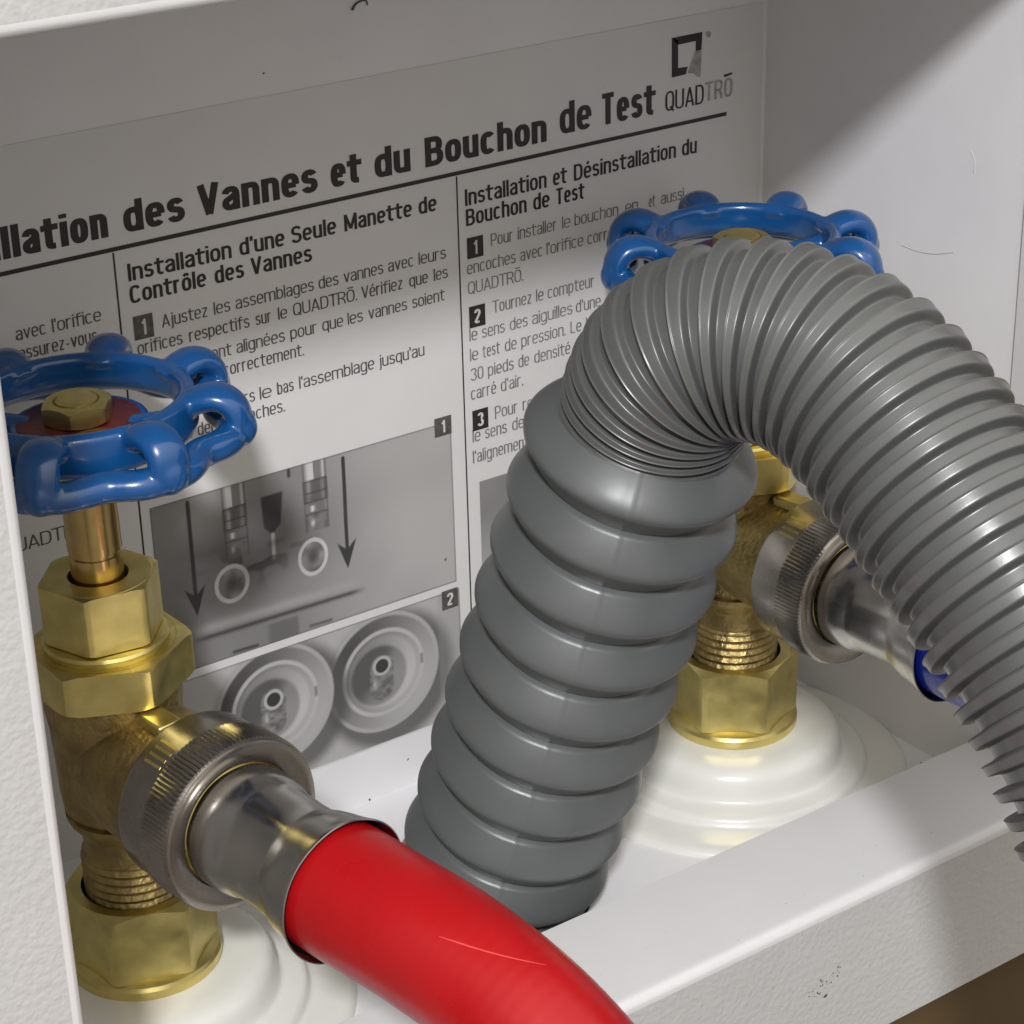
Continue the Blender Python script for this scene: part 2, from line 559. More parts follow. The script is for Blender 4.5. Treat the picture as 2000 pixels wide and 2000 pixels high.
def word(mb, s, x0, x1, zb, cap, wt, y):
    """letters of one word between x0 and x1; wt = upright stroke thickness in cap heights"""
    sv, sh = wt * cap, wt * .74 * cap
    gap = (.058 + .06 * wt) * cap
    G = [glyph(c_, wt * .37) for c_ in s]
    fixed = len(s) * sv + (len(s) - 1) * gap
    tot = sum(g[0] for g in G) * cap
    k = (x1 - x0 - fixed) / tot if tot > 0 else 1.0
    if k < .42 or len(s) == 1:                   # very tight word: squeeze everything alike
        q = (x1 - x0) / (fixed + tot)
        sv, gap, k = sv * q, gap * q, q
        if len(s) == 1:
            sv = min(wt * cap, (x1 - x0) * .45)
            k = (x1 - x0 - sv) / max(tot, 1e-6)
    x = x0
    for n_, (w, st) in enumerate(G):
        ww = w * cap * k
        for p in st:
            pen(mb, [(x + sv / 2 + u * (ww if w > 0 else 0), zb + v * cap) for u, v in p], sv, sh, y)
        if s[n_] in "tf":                        # cross-bar of t and f
            pen(mb, [(x - .35 * gap, zb + XH * cap - sh / 2), (x + sv + ww + .25 * gap, zb + XH * cap - sh / 2)], sv, sh, y)
        x += ww + sv + gap


def crop(ox, oy, k):
    return lambda x, y=0: (ox + x * k, oy + y * k)


A0 = crop(0, 0, 1000 / 1932)
A1 = crop(1000, 0, 1000 / 1932)
C1 = crop(0, 450, 300 / 1932)
C2 = crop(0, 450, 900 / 1932)
C3 = crop(850, 200, 650 / 1674)
C4 = crop(0, 1000, 600 / 1159)
YT = YS - 0.05


def line(mb, cr_, base, cap_px, words, off):
    bx, by = cr_(*base)
    z = z_at(bx, by)
    k = 2000 / 2000
    # pixels per mm vertically at this place
    v = project((x_at(bx, z), YS, z + 1))[1] - by
    cap = cap_px * (cr_(0, 1)[1] - cr_(0, 0)[1]) / abs(v)
    for s, a, b in words:
        word(mb, s, x_at(cr_(a)[0], z), x_at(cr_(b)[0], z), z, cap, off, YT)


mb = MB()
line(mb, A0, (45, 973), 122, [("Installation", -330, 410), ("des", 470, 700), ("Vannes", 750, 1200), ("et", 1250, 1365), ("du", 1415, 1550), ("Bouchon", 1605, 2063)], 0.25)
line(mb, A1, (365, 468), 118, [("de", 180, 300), ("Test", 336, 540)], 0.215)
part = mb.build("title_lettering", M_INK, smooth=False)
part.parent = sheet
mb = MB()
line(mb, A0, (487, 1062), 66, [("Installation", 485, 875), ("d'une", 905, 1075), ("Seule", 1100, 1270), ("Manette", 1300, 1555), ("de", 1580, 1648)], 0.195)
line(mb, A0, (497, 1146), 66, [("Contrôle", 492, 780), ("des", 812, 922), ("Vannes", 948, 1178)], 0.195)
line(mb, C3, (160, 520), 84, [("Installation", 150, 560), ("et", 592, 662), ("Désinstallation", 697, 1210), ("du", 1240, 1315)], 0.18)
line(mb, C3, (162, 622), 84, [("Bouchon", 155, 460), ("de", 493, 575), ("Test", 607, 750)], 0.18)
part = mb.build("heading_lettering", M_INK, smooth=False)
part.parent = sheet
mb = MB()
line(mb, A0, (612, 1236), 48, [("Ajustez", 612, 785), ("les", 808, 870), ("assemblages", 890, 1185), ("des", 1203, 1278), ("vannes", 1297, 1447), ("avec", 1465, 1562), ("leurs", 1580, 1683)], 0.13)
line(mb, A0, (535, 1336), 48, [("orifices", 520, 690), ("respectifs", 715, 942), ("sur", 965, 1025), ("le", 1050, 1085), ("QUADTRŌ.", 1107, 1347), ("Vérifiez", 1365, 1520), ("que", 1545, 1615), ("les", 1637, 1690)], 0.13)
line(mb, C2, (870, 547), 52, [("sont", 860, 972), ("alignées", 992, 1195), ("pour", 1218, 1330), ("que", 1352, 1440), ("les", 1458, 1522), ("vannes", 1545, 1707), ("soient", 1728, 1865)], 0.13)
line(mb, C2, (970, 603), 52, [("correctement.", 938, 1275)], 0.13)
line(mb, C2, (1025, 727), 52, [("vers", 965, 1070), ("le", 1090, 1140), ("bas", 1163, 1232), ("l'assemblage", 1255, 1570), ("jusqu'au", 1590, 1780)], 0.13)
line(mb, C2, (1040, 801), 52, [("encoches.", 955, 1195)], 0.13)
line(mb, C2, (795, 871), 52, [("de", 762, 810), ("dents", 830, 960)], 0.13)
part = mb.build("body_lettering", M_INK_GREY, smooth=False)
part.parent = sheet
mb = MB()
line(mb, C1, (700, 1272), 165, [("avec", 205, 585), ("l'orifice", 662, 1278)], 0.13)
line(mb, C1, (830, 1493), 165, [("assurez-vous", 250, 1230)], 0.13)
part = mb.build("body_lettering", M_INK_GREY, smooth=False)
part.parent = sheet
mb = MB()
line(mb, C4, (130, 134), 50, [("QUADTRŌ", 15, 330)], 0.13)
part = mb.build("body_lettering", M_INK_GREY, smooth=False)
part.parent = sheet
mb = MB()
for base, ws in (
        ((285, 722), [("Pour", 280, 392), ("installer", 415, 612), ("le", 637, 680), ("bouchon", 700, 920), ("en", 955, 1020), ("et", 1075, 1105), ("aussi", 1135, 1250)]),
        ((165, 866), [("encoches", 160, 405), ("avec", 428, 540), ("l'orifice", 560, 745), ("correct", 765, 950)]),
        ((170, 966), [("QUADTRŌ.", 165, 443)]),
        ((292, 1060), [("Tournez", 290, 485), ("le", 507, 545), ("compteur", 565, 800)]),
        ((176, 1202), [("le", 172, 213), ("sens", 235, 350), ("des", 375, 465), ("aiguilles", 487, 690), ("d'une", 707, 832)]),
        ((178, 1302), [("le", 175, 217), ("test", 238, 325), ("de", 350, 410), ("pression.", 432, 655), ("Le", 680, 735), ("bouchon", 758, 980)]),
        ((182, 1402), [("30", 178, 243), ("pieds", 265, 395), ("de", 418, 473), ("densité", 498, 680)]),
        ((185, 1497), [("carré", 180, 307), ("d'air.", 330, 442)]),
        ((302, 1592), [("Pour", 300, 415), ("retirer", 440, 600)]),
        ((192, 1710), [("le", 188, 228), ("sens", 250, 360), ("des", 387, 475), ("aiguilles", 495, 690)]),
        ((192, 1816), [("l'alignement", 190, 470)])):
    line(mb, C3, base, 62, ws, 0.12)
part = mb.build("faded_lettering", M_INK_FAINT, smooth=False)
part.parent = sheet
part["label"] = "faded grey lettering of the third column"

# rules
mb = MB()


def rect(mb, x0, x1, z0, z1, y):
    mb.add([(x0, y, z0), (x1, y, z0), (x1, y, z1), (x0, y, z1)], [(0, 1, 2, 3)])


rect(mb, LX0 + 2, 310.6, -126.75, -125.9, YT)
rect(mb, 164.05, 164.42, -240, -126.9, YT)
rect(mb, 239.75, 240.1, -246, -126.9, YT)
part = mb.build("ruled_line", M_INK, smooth=False)
part.parent = sheet

# emblem: open square with a pale corner, and the word beneath it
mb, mp = MB(), MB()
E = crop(1200, 0, 400 / 1932)


def P3(cr_, x, y, dy=0.0):
    px, py = cr_(x, y)
    z = z_at(px, py)
    return (x_at(px, z), YT - dy, z)


def quad(mb, cr_, pts, dy=0.0):
    mb.add([P3(cr_, x, y, dy) for x, y in pts], [tuple(range(len(pts)))])


quad(mb, E, [(540, 358), (828, 300), (820, 375), (600, 422)])
quad(mb, E, [(540, 358), (600, 380), (600, 690), (540, 732)])
quad(mb, E, [(765, 340), (828, 300), (820, 470), (765, 480)], 0.03)
quad(mb, E, [(540, 732), (540, 650), (690, 628), (672, 700)], 0.03)
quad(mp, E, [(765, 470), (822, 478), (812, 722), (775, 722), (745, 690), (690, 690), (735, 560)], 0.02)
quad(mp, E, [(862, 300), (890, 285), (912, 310), (905, 345), (875, 355), (860, 335)])
line(mb, E, (490, 1050), 185, [("QUAD", 478, 842)], 0.125)
quad(mb, E, [(1030, 705), (1113, 680), (1110, 700), (1035, 730)])
line(mp, E, (870, 955), 180, [("TRO", 850, 1112)], 0.17)
o = mb.build("emblem", M_INK, smooth=False)
o.parent = sheet
o = mp.build("emblem", M_INK_PALE, smooth=False)
o.parent = sheet
o["label"] = "pale worn half of the emblem and its lettering"


def number_box(x0, y0, x1, y1, cr_, digit, mat):
    mb = MB()
    pts = [P3(cr_, x0, y0), P3(cr_, x1, y1)]
    z1, z0 = pts[0][2], pts[1][2]
    xa, xb = pts[0][0], pts[1][0]
    rect(mb, xa, xb, z0, z1, YT - 0.06)
    b = mb.build("number_box", mat, smooth=False)
    b.parent = sheet
    mb = MB()
    h = (z1 - z0)
    w = xb - xa
    word(mb, digit, xa + w * (.36 if digit == "1" else .3), xa + w * (.62 if digit == "1" else .7), z0 + h * .17, h * .66, 0.2, YT - 0.10)
    d = mb.build("numeral", M_PAPER_WHITE, smooth=False)
    d.parent = b


number_box(500, 1196, 582, 1268, A0, "1", M_INK_GREY)
number_box(158, 684, 242, 770, C3, "1", M_INK)
number_box(168, 1030, 252, 1116, C3, "2", M_INK)
number_box(185, 1553, 267, 1632, C3, "3", M_INK)
Q5 = crop(300, 700, 800 / 1932)
number_box(1322, 287, 1405, 352, Q5, "1", M_INK_GREY)
number_box(1357, 1102, 1436, 1165, Q5, "2", M_INK_GREY)


# the two half-tone pictures: a fine grid whose tones are computed (printed picture, not shading)
def ink_mat(name):
    mt, n, l, b = new_mat(name)
    at = n.new("ShaderNodeAttribute")
    at.attribute_name = "print_tone"
    l.new(at.outputs["Color"], b.inputs["Base Color"])
    b.inputs["Roughness"].default_value = 0.42
    return mt


M_PRINT = ink_mat("halftone_print")


def sst(a, b, x):
    t = np.clip((x - a) / (b - a), 0, 1)
    return t * t * (3 - 2 * t)


def printed(name, x0, x1, z0, z1, fun, step=0.17):
    nx, nz = int((x1 - x0) / step) + 1, int((z1 - z0) / step) + 1
    xs, zs = np.linspace(x0, x1, nx), np.linspace(z0, z1, nz)
    X, Z = np.meshgrid(xs, zs)
    tone = np.clip(fun(X, Z), 0.02, 0.75).ravel()
    V = np.stack([X.ravel(), 0 * X.ravel() + YT, Z.ravel()], 1)
    F = [(j * nx + i, j * nx + i + 1, (j + 1) * nx + i + 1, (j + 1) * nx + i) for j in range(nz - 1) for i in range(nx - 1)]
    o = mesh_obj(name, V, F, M_PRINT, None, False)
    at = o.data.color_attributes.new("print_tone", "FLOAT_COLOR", "POINT")
    cols = np.stack([tone, tone * .99, tone * .975, np.ones_like(tone)], 1).astype(np.float32)
    at.data.foreach_set("color", cols.ravel())
    o.parent = sheet
    return o


rng = np.random.RandomState(4)
_nz = rng.rand(64, 64)


def vnoise(X, Z, s):
    u, v = X / s, Z / s
    i, j = np.floor(u).astype(int), np.floor(v).astype(int)
    fu, fv = u - i, v - j
    fu, fv = fu * fu * (3 - 2 * fu), fv * fv * (3 - 2 * fv)
    g = lambda a, b: _nz[a % 64, b % 64]
    return (g(i, j) * (1 - fu) + g(i + 1, j) * fu) * (1 - fv) + (g(i, j + 1) * (1 - fu) + g(i + 1, j + 1) * fu) * fv


def q5(x, y):
    p = P3(Q5, x, y)
    return p[0], p[2]


def seg_d(X, Z, a, b):
    a, b = np.array(a), np.array(b)
    d = b - a
    L = d.dot(d)
    t = np.clip(((X - a[0]) * d[0] + (Z - a[1]) * d[1]) / L, 0, 1)
    return np.hypot(X - a[0] - t * d[0], Z - a[1] - t * d[1]), t


def mixin(T, mask, val):
    return T * (1 - mask) + val * mask


def picture1(X, Z):
    xa, xb = X.min(), X.max()
    u = (X - xa) / (xb - xa)
    T = 0.20 + 0.20 * sst(.25, .85, u) + 0.05 * (vnoise(X, Z, 9) - .5)
    # soft pale patch between the pipes, dark lower left
    T = T + .10 * np.exp(-(((X - q5(250, 700)[0]) / 9) ** 2 + ((Z - q5(250, 700)[1]) / 6) ** 2))
    cx, cz = q5(520, 880)
    T = mixin(T, .55 * np.exp(-(((X - cx) / 17) ** 2 + ((Z - cz) / 9) ** 2)), .10)
    # two pipe ends hanging from above: tube, collar, neck and valve body
    for (px, top, sc_) in ((370, 600, .95), (752, 470, 1.0)):
        x0, zt = q5(px, top)
        _, zb = q5(px, top + 350)
        v = (zt - Z) / (zt - zb) * 350                # picture pixels below the top edge
        u = (X - x0) / sc_
        ed = lambda w: sst(w + .18, w - .18, np.abs(u))
        vv = lambda a, b: sst(a - 4, a + 4, v) * sst(b + 4, b - 4, v)
        tube = np.where(u < -.3, .58 - .30 * sst(-1.3, -2.4, u), .20) + .30 * np.exp(-((u - 2.0) / .35) ** 2)
        T = mixin(T, ed(2.45) * vv(-60, 105), tube)
        T = mixin(T, ed(2.9) * vv(100, 205), .12 + .30 * np.exp(-((u + 1.5) / .5) ** 2) * (vnoise(X, Z, 1.7)) + .10 * np.exp(-((u - 1.7) / .4) ** 2))
        T = mixin(T, ed(2.0) * vv(205, 262), .17 + .45 * np.exp(-((u + .9) / .5) ** 2) * vv(222, 250))
        T = mixin(T, ed(2.6) * vv(260, 345), .11 + .40 * np.exp(-((u + 1.0) / .45) ** 2 - ((v - 305) / 16) ** 2) + .12 * vnoise(X, Z, 1.2))
        for cut in (103, 160, 204, 262):
            T = mixin(T, ed(2.7) * np.exp(-((v - cut) / 4) ** 2) * .8, .05)
        T = mixin(T, sst(.35, .15, np.abs(np.abs(u) - 2.6)) * vv(-60, 345) * .5, .08)
    # dark plug with its thin pale stem
    (px, pz), (bx, bz) = q5(555, 640), q5(560, 820)
    t = (pz - Z) / (pz - bz)
    hw = 2.55 - .75 * t - 1.2 * sst(.8, 1.0, t)
    mk = sst(.25, -.25, np.abs(X - (px + (bx - px) * t)) - hw) * sst(-.02, .03, t) * sst(1.03, .98, t)
    T = mixin(T, mk, .055)
    d, _ = seg_d(X, Z, q5(562, 830), q5(568, 940))
    T = mixin(T, sst(.55, .25, d), .45)
    # clutter near the ledge
    mk = sst(.5, .72, vnoise(X + 3, Z * 1.3, 2.6)) * np.exp(-(((X - q5(480, 950)[0]) / 10) ** 2 + ((Z - q5(480, 950)[1]) / 5) ** 2))
    T = mixin(T, mk * .8, .05)
    # two open pipe mouths
    for (px, py, rx, rz) in ((370, 1062, 3.9, 4.2), (752, 935, 3.5, 4.2)):
        x0, z0 = q5(px, py)
        rr = np.hypot((X - x0) / rx, (Z - z0) / rz)
        T = mixin(T, sst(1.04, .99, rr), .46 + .12 * vnoise(X, Z, 2))
        T = mixin(T, sst(.82, .77, rr), .09 + .22 * vnoise(X + 9, Z, 1.6) * sst(0.1, .6, rr))
    # ledge: pale band and dark lines
    a, b = q5(200, 1290), q5(980, 1050)
    sl = (b[1] - a[1]) / (b[0] - a[0])
    h = Z - (a[1] + sl * (X - a[0]))
    inx = sst(a[0] - 2, a[0] + 3, X) * sst(b[0] + 2, b[0] - 3, X)
    T = mixin(T, inx * np.exp(-(h / 1.1) ** 2) * .75, .36)
    T = mixin(T, inx * np.exp(-((h + 2.0) / .55) ** 2) * .9, .05)
    inx2 = sst(q5(560, 1230)[0] - 2, q5(560, 1230)[0], X) * sst(q5(680, 1200)[0] + .5, q5(680, 1200)[0] - .5, X)
    T = mixin(T, inx2 * sst(-3, -3.6, h) * sst(-8.5, -7.8, h) * .6, .09)
    a2, b2 = q5(380, 1385), q5(490, 1352)
    d, _ = seg_d(X, Z, a2, b2)
    T = mixin(T, sst(.55, .2, d) * .85, .05)
    d, _ = seg_d(X, Z, q5(740, 1262), q5(838, 1232))
    T = mixin(T, sst(.5, .2, d) * .7, .07)
    d, _ = seg_d(X, Z, q5(635, 525), q5(637, 555))
    T = mixin(T, sst(.5, .25, d), .06)
    # arrows
    for (x0, y0, x1, y1) in ((158, 680, 207, 1215), (892, 470, 917, 990)):
        a, b = q5(x0, y0), q5(x1, y1)
        d, t = seg_d(X, Z, a, b)
        T = mixin(T, sst(.52, .36, d) * sst(.93, .90, t), .045)
        hh = Z - b[1]
        lean = X - (b[0] + (a[0] - b[0]) * hh / (a[1] - b[1]))
        T = mixin(T, sst(.15, -.1, np.abs(lean) - hh * .36) * sst(0, .2, hh) * sst(5.2 + np.abs(lean) * .35, 4.9 + np.abs(lean) * .35 - .2, hh + .6 - np.abs(lean) * .55), .045)
    # thin darker border
    e = np.minimum(np.minimum(X - X.min(), X.max() - X), np.minimum(Z - Z.min(), Z.max() - Z))
    T = mixin(T, sst(.45, .2, e) * .6, .14)
    return T


def picture2(X, Z):
    T = .43 + .05 * (vnoise(X, Z, 8) - .5)
    T = T + .10 * sst(200, 236, X) * 0
    for (px, py, R_) in ((1085, 1480, 14.0), (575, 1640, 14.0)):
        x0, z0 = q5(px, py)
        dx, dz = (X - x0), (Z - z0)
        rr = np.hypot(dx, dz) / R_
        ang = np.arctan2(dz, dx)
        lit = np.cos(ang - math.radians(-35))      # tones of the picture: pale towards lower right
        T = mixin(T, sst(1.30, 1.02, np.hypot(dx - 1.6, dz + 2.2) / R_) * .85, .09)
        T = mixin(T, sst(1.03, .99, rr), .40)
        T = mixin(T, sst(.97, .92, rr), .25 - .17 * np.cos(ang - math.radians(140)))
        T = mixin(T, sst(.76, .72, rr), .46)
        T = mixin(T, sst(.69, .66, rr), .30 + .12 * lit)
        T = mixin(T, sst(.63, .58, np.hypot(dx + .3, dz - .2) / R_), .36 + .14 * lit)
        # pale wedge and dark socket
        T = mixin(T, sst(.54, .46, np.hypot(dx + 1.2, dz + .4) / R_) * (.55 + .45 * sst(.2, -.6, lit)), .10)
        d, t = seg_d(X, Z, (x0 - .6, z0 - 3.6), (x0 - .4, z0 + 1.4))
        T = mixin(T, sst(3.2, 2.7, d), .10 + .16 * vnoise(X, Z * 2, 1.1))
        T = mixin(T, np.exp(-((dx + 2.3) / .5) ** 2) * sst(2.0, 0, np.abs(dz + 2.2)) * .8, .48)
        r2 = np.hypot(dx + .35, dz - 1.7)
        T = mixin(T, sst(2.45, 2.2, r2), .44)
        T = mixin(T, sst(1.75, 1.5, r2), .045)
        T = mixin(T, sst(.5, .25, np.abs(dx - R_ * .70)) * sst(1.4, 1.0, np.abs(dz - .2)) * .7, .14)
    T = mixin(T, sst(X.max() - 6.2, X.max() - 5.4, X) * sst(q5(0, 1170)[1] + 40, q5(0, 1170)[1] - 40, Z) * .35, .28)
    e = np.minimum(np.minimum(X - X.min(), X.max() - X), np.minimum(Z.max() - Z, Z - Z.min() + 1))
    T = mixin(T, sst(.45, .2, e) * .6, .16)
    return T


def picture3(X, Z):
    return .24 + .10 * sst(Z.max() - 4, Z.max() - 22, Z) + .07 * (vnoise(X, Z, 7) - .5)


p_o = printed("printed_photo", 166.3, 236.4, -216.4, -178.9, picture1)
p_o["label"] = "printed picture of two pipes being pushed down"
p_o = printed("printed_photo", 166.6, 237.0, -249.2, -218.2, picture2)
p_o["label"] = "printed picture of two round fittings"
p_o = printed("printed_photo", x_at(936, z_at(936, 941)), 312.0, -216.4, z_at(936, 941), picture3, 0.5)
p_o["label"] = "mostly hidden grey printed picture"

# ------------------------------------------------------------------ floor flanges under the valves
VX = {"left": (140.2, -36.0), "right": (284.6, -36.0)}


def flange(label):
    pr = [(9, -250.9), (17.8, -250.95), (20.6, -251.15), (22.2, -251.7), (23.2, -252.7), (23.8, -254.0), (24.1, -256.2), (24.35, -257.6), (24.8, -258.2), (25.6, -258.35),
          (28.4, -258.5), (29.3, -258.8), (29.75, -259.4), (30.0, -260.2), (30.4, -260.55), (31.2, -260.65), (35.6, -260.9), (37.4, -261.15), (38.4, -261.6), (38.85, -262.2), (38.95, ZF + .02)]
    V, F = lathe([(r, z - ZF) for r, z in pr], seg=128)
    o = mesh_obj("pipe_flange", V, F, M_FLANGE, None, True, 60)
    tag(o, label, "pipe flange", "white flanges under the valves")
    return o


f1 = flange("glossy white stepped flange under the valve with the red hose")
f1.location = Vector((VX["left"][0], VX["left"][1], ZF)) * MM
f2 = f1.copy()
COL.objects.link(f2)
f2["label"] = "glossy white stepped flange under the valve with the blue hose"
f2.location = Vector((VX["right"][0], VX["right"][1], ZF)) * MM

# ------------------------------------------------------------------ valves (built round the stem axis, origin on the floor)
AZ = math.radians(-83.5)                   # the outlets point almost straight out of the box
OUT = np.array([math.cos(AZ), math.sin(AZ), 0.0])
ZO = -206.0                                # height of the outlet axis


def zz(pr):
    return [(r, z - ZF) for r, z in pr]


def make_wheel(rot):
    """cast handwheel: upright band, eight hooped spokes, wavy rim; merged into one skin"""
    mb = MB()
    t = np.linspace(0, 2 * np.pi, 97)[:-1]
    # band
    pr = [(17.0, -141.8), (17.0, -137.8), (17.5, -137.2), (18.3, -136.9), (19.2, -137.2), (19.8, -137.8), (20.0, -143.4), (19.5, -144.3), (18.5, -143.9), (17.5, -142.9), (17.0, -141.8)]
    mb.add(*lathe(zz(pr), seg=96))
    # wavy rim
    n = 240
    a = np.linspace(0, 2 * np.pi, n, endpoint=False)
    rr = 25.1 + 1.2 * np.cos(8 * (a - math.radians(rot))) - .25 * np.cos(16 * (a - math.radians(rot)))
    C = np.stack([rr * np.cos(a), rr * np.sin(a), np.full(n, -144.4 - ZF)], 1)
    T = np.roll(C, -1, 0) - np.roll(C, 1, 0)
    T /= np.linalg.norm(T, axis=1)[:, None]
    N = np.cross(T, [0, 0, 1.])
    s = np.linspace(0, 2 * np.pi, 20, endpoint=False)
    R = np.array([[C[i] + 2.85 * math.cos(q) * N[i] + np.array([0, 0, 2.55 * math.sin(q)]) for q in s] for i in range(n)])
    R = np.concatenate([R, R[:1]])
    mb.add(*rings(R))
    # hooped spokes
    for k in range(8):
        q = math.radians(rot + 45 * k)
        d = np.array([math.cos(q), math.sin(q), 0])
        pts = [(17.6, -140.2), (19.5, -138.9), (22.6, -137.9), (25.3, -138.5), (26.9, -140.6), (27.0, -143.8)]
        C = np.array([d * r + np.array([0, 0, z - ZF]) for r, z in pts])
        C, _ = spline(C, 30)
        mb.add(*sweep(C, 2.2, 20, rfun=lambda i, t_: 1 / np.sqrt((np.cos(t_) / 3.7) ** 2 + (np.sin(t_) / 2.3) ** 2)))
        c = d * 26.9 + np.array([0, 0, -143.4 - ZF])
        mb.add(*ellipsoid(c, (3.2, 3.2, 3.5)))
    # hub plate and its short spokes
    mb.add(*lathe(zz([(2.0, -145.5), (8.0, -145.5), (11.2, -143.6), (11.9, -142.6), (11.7, -142.1), (11.2, -141.95), (2.0, -141.95), (2.0, -145.5)]), seg=64))
    for k in (1, 2, 3):
        q = math.radians(rot + 45 + 90 * k)
        d = np.array([math.cos(q), math.sin(q), 0])
        C = np.array([d * r + np.array([0, 0, -143.0 - ZF + (r - 10) * .13]) for r in np.linspace(9, 18.2, 12)])
        mb.add(*sweep(C, 2.0, 14))
    o = mb.build("handwheel_raw", M_BLUE)
    rm = o.modifiers.new("r", "REMESH")
    rm.mode = "VOXEL"
    rm.voxel_size = 0.30 * MM
    sm = o.modifiers.new("s", "SMOOTH")
    sm.iterations = 16
    sm.factor = 0.5
    dg = bpy.context.evaluated_depsgraph_get()
    me = bpy.data.meshes.new_from_object(o.evaluated_get(dg))
    me.name = "handwheel"
    me.materials.clear()
    me.materials.append(M_BLUE)
    me.polygons.foreach_set("use_smooth", [True] * len(me.polygons))
    old = o.data
    bpy.data.objects.remove(o)
    bpy.data.meshes.remove(old)
    w = bpy.data.objects.new("handwheel", me)
    COL.objects.link(w)
    return w


def make_valve(label):
    root = thing("shutoff_valve", label, "valve", (0, 0, ZF), "brass valves with blue handwheels")
    # base nut with its round foot
    mb = MB()
    mb.add(*hexnut(12.35, -247.8 - ZF, -233.4 - ZF, 41.5, 10.2, ch0=False))
    mb.add(*lathe(zz([(9.5, -250.85), (14.1, -250.85), (14.3, -250.4), (14.3, -249.0), (13.9, -248.3), (12.6, -247.5), (11.6, -247.3)]), seg=96))
    o = mb.build("base_nut", M_BRASS, root, angle=28)
    # cast body: thread, neck, barrel, side outlet
    mb = MB()
    pr = []
    for z in np.arange(-236.0, -225.8, 0.16):
        pr.append((9.55 - .55 * abs(((z + 240) / 1.75) % 1 - .5) * 2, z))
    pr += [(9.2, -225.6), (8.7, -225.2), (8.6, -221.5), (9.2, -220.2), (10.6, -218.6), (11.1, -217.4), (11.1, -216.7), (10.3, -216.4), (10.3, -215.8), (11.2, -215.4),
           (11.5, -212), (11.6, -206), (11.8, -199), (12.3, -195), (12.2, -191.5), (9, -191)]
    mb.add(*lathe(zz(pr), seg=96))
    mb.add(*lathe([(11.6, 2), (12.6, 8), (12.9, 15), (12.6, 19.5), (13.0, 20.5), (13.0, 23.0), (10, 23.2)], c=(0, 0, ZO - ZF), axis=OUT, seg=72))
    o = mb.build("valve_body", M_CAST, root, angle=40)
    # small machined lug on top of the outlet
    mb = MB()
    side = np.array([-OUT[1], OUT[0], 0])
    V, F = box(-2.4, 2.4, -3.6, 3.6, -1.2, 1.2)
    V = np.array(V)
    V = np.outer(V[:, 1], OUT) + np.outer(V[:, 0], side) + np.outer(V[:, 2], [0, 0, 1.])
    V = V + OUT * 16.4 + side * -1.0 + np.array([0, 0, ZO - ZF + 13.2])
    lug = mesh_obj("lug", V, F, M_BRASS, o)
    bevel(lug, .5)
    # bonnet nut, with the turned collar on it
    mb = MB()
    mb.add(*hexnut(13.05, -191.1 - ZF, -183.3 - ZF, 33.5, 8.5, steep=.5, rcf=1.07))
    mb.add(*lathe(zz([(12.2, -183.2), (11.6, -183.9), (11.0, -184.0), (10.85, -183.5), (11.15, -182.8), (11.15, -182.2), (10.8, -181.7), (10.0, -181.5), (8, -181.45)]), seg=96))
    o = mb.build("bonnet_nut", M_BRASS, root, angle=28)
    # packing nut with a domed, chamfered top
    mb = MB()
    mb.add(*hexnut(9.4, -181.3 - ZF, -170.35 - ZF, -9.5, 5.3, steep=.45, rcf=1.085))
    mb.add(*lathe(zz([(9.35, -170.36), (9.2, -170.22), (6.2, -170.2), (5.5, -170.35), (5.3, -171.2), (5.2, -174)]), seg=96))
    o = mb.build("packing_nut", M_BRASS, root, angle=28)
    # stem
    pr = [(4.62, -176), (4.55, -166.2), (4.3, -166.0), (4.3, -165.5), (4.68, -165.3), (4.62, -150), (4.4, -146), (4.2, -143)]
    V, F = lathe(zz(pr), seg=64)
    mesh_obj("stem", V, F, M_BRASS_STEM, root, True, 40)
    return root


def fit_wheel(root, rot, dz):
    w = make_wheel(rot)
    w.parent = root
    w.location.z = dz * MM
    V, F = lathe(zz([(2.0, -141.75), (10.2, -141.75), (10.4, -141.85), (10.45, -142.0)]), seg=64)
    tg = mesh_obj("identity_disc", V, F, M_TAG, w, True, 40)
    mb = MB()
    mb.add(*hexnut(5.35, -141.7 - ZF, -138.3 - ZF, rot - 12, 3.9))
    mb.add(*lathe(zz([(4.0, -138.4), (3.75, -138.9), (3.6, -138.9), (3.5, -138.2), (2.9, -137.8), (1.6, -137.7), (.05, -137.9)]), seg=48))
    hn = mb.build("hub_nut", M_BRASS, w, angle=28)
    return w


valve_l = make_valve("brass valve with blue handwheel partly hidden by the left frame edge, feeding the red hose")
valve_r = valve_l.copy()
COL.objects.link(valve_r)
valve_r["label"] = "brass valve with blue handwheel behind the grey drain hose, feeding the blue hose"
for ch in list(valve_l.children):
    c = ch.copy()
    COL.objects.link(c)
    c.parent = valve_r
    if c.name.startswith("base_nut"):
        c.rotation_euler.z = math.radians(-20.5)
    for g in list(ch.children):
        d = g.copy()
        COL.objects.link(d)
        d.parent = c
fit_wheel(valve_l, 6.0, 0.4)
fit_wheel(valve_r, 26.5, -1.3)
valve_l.location = Vector((VX["left"][0], VX["left"][1], ZF)) * MM
valve_r.location = Vector((VX["right"][0], VX["right"][1], ZF)) * MM
valve_l.rotation_euler = (0, math.radians(-0.75), 0)

# ------------------------------------------------------------------ supply hoses


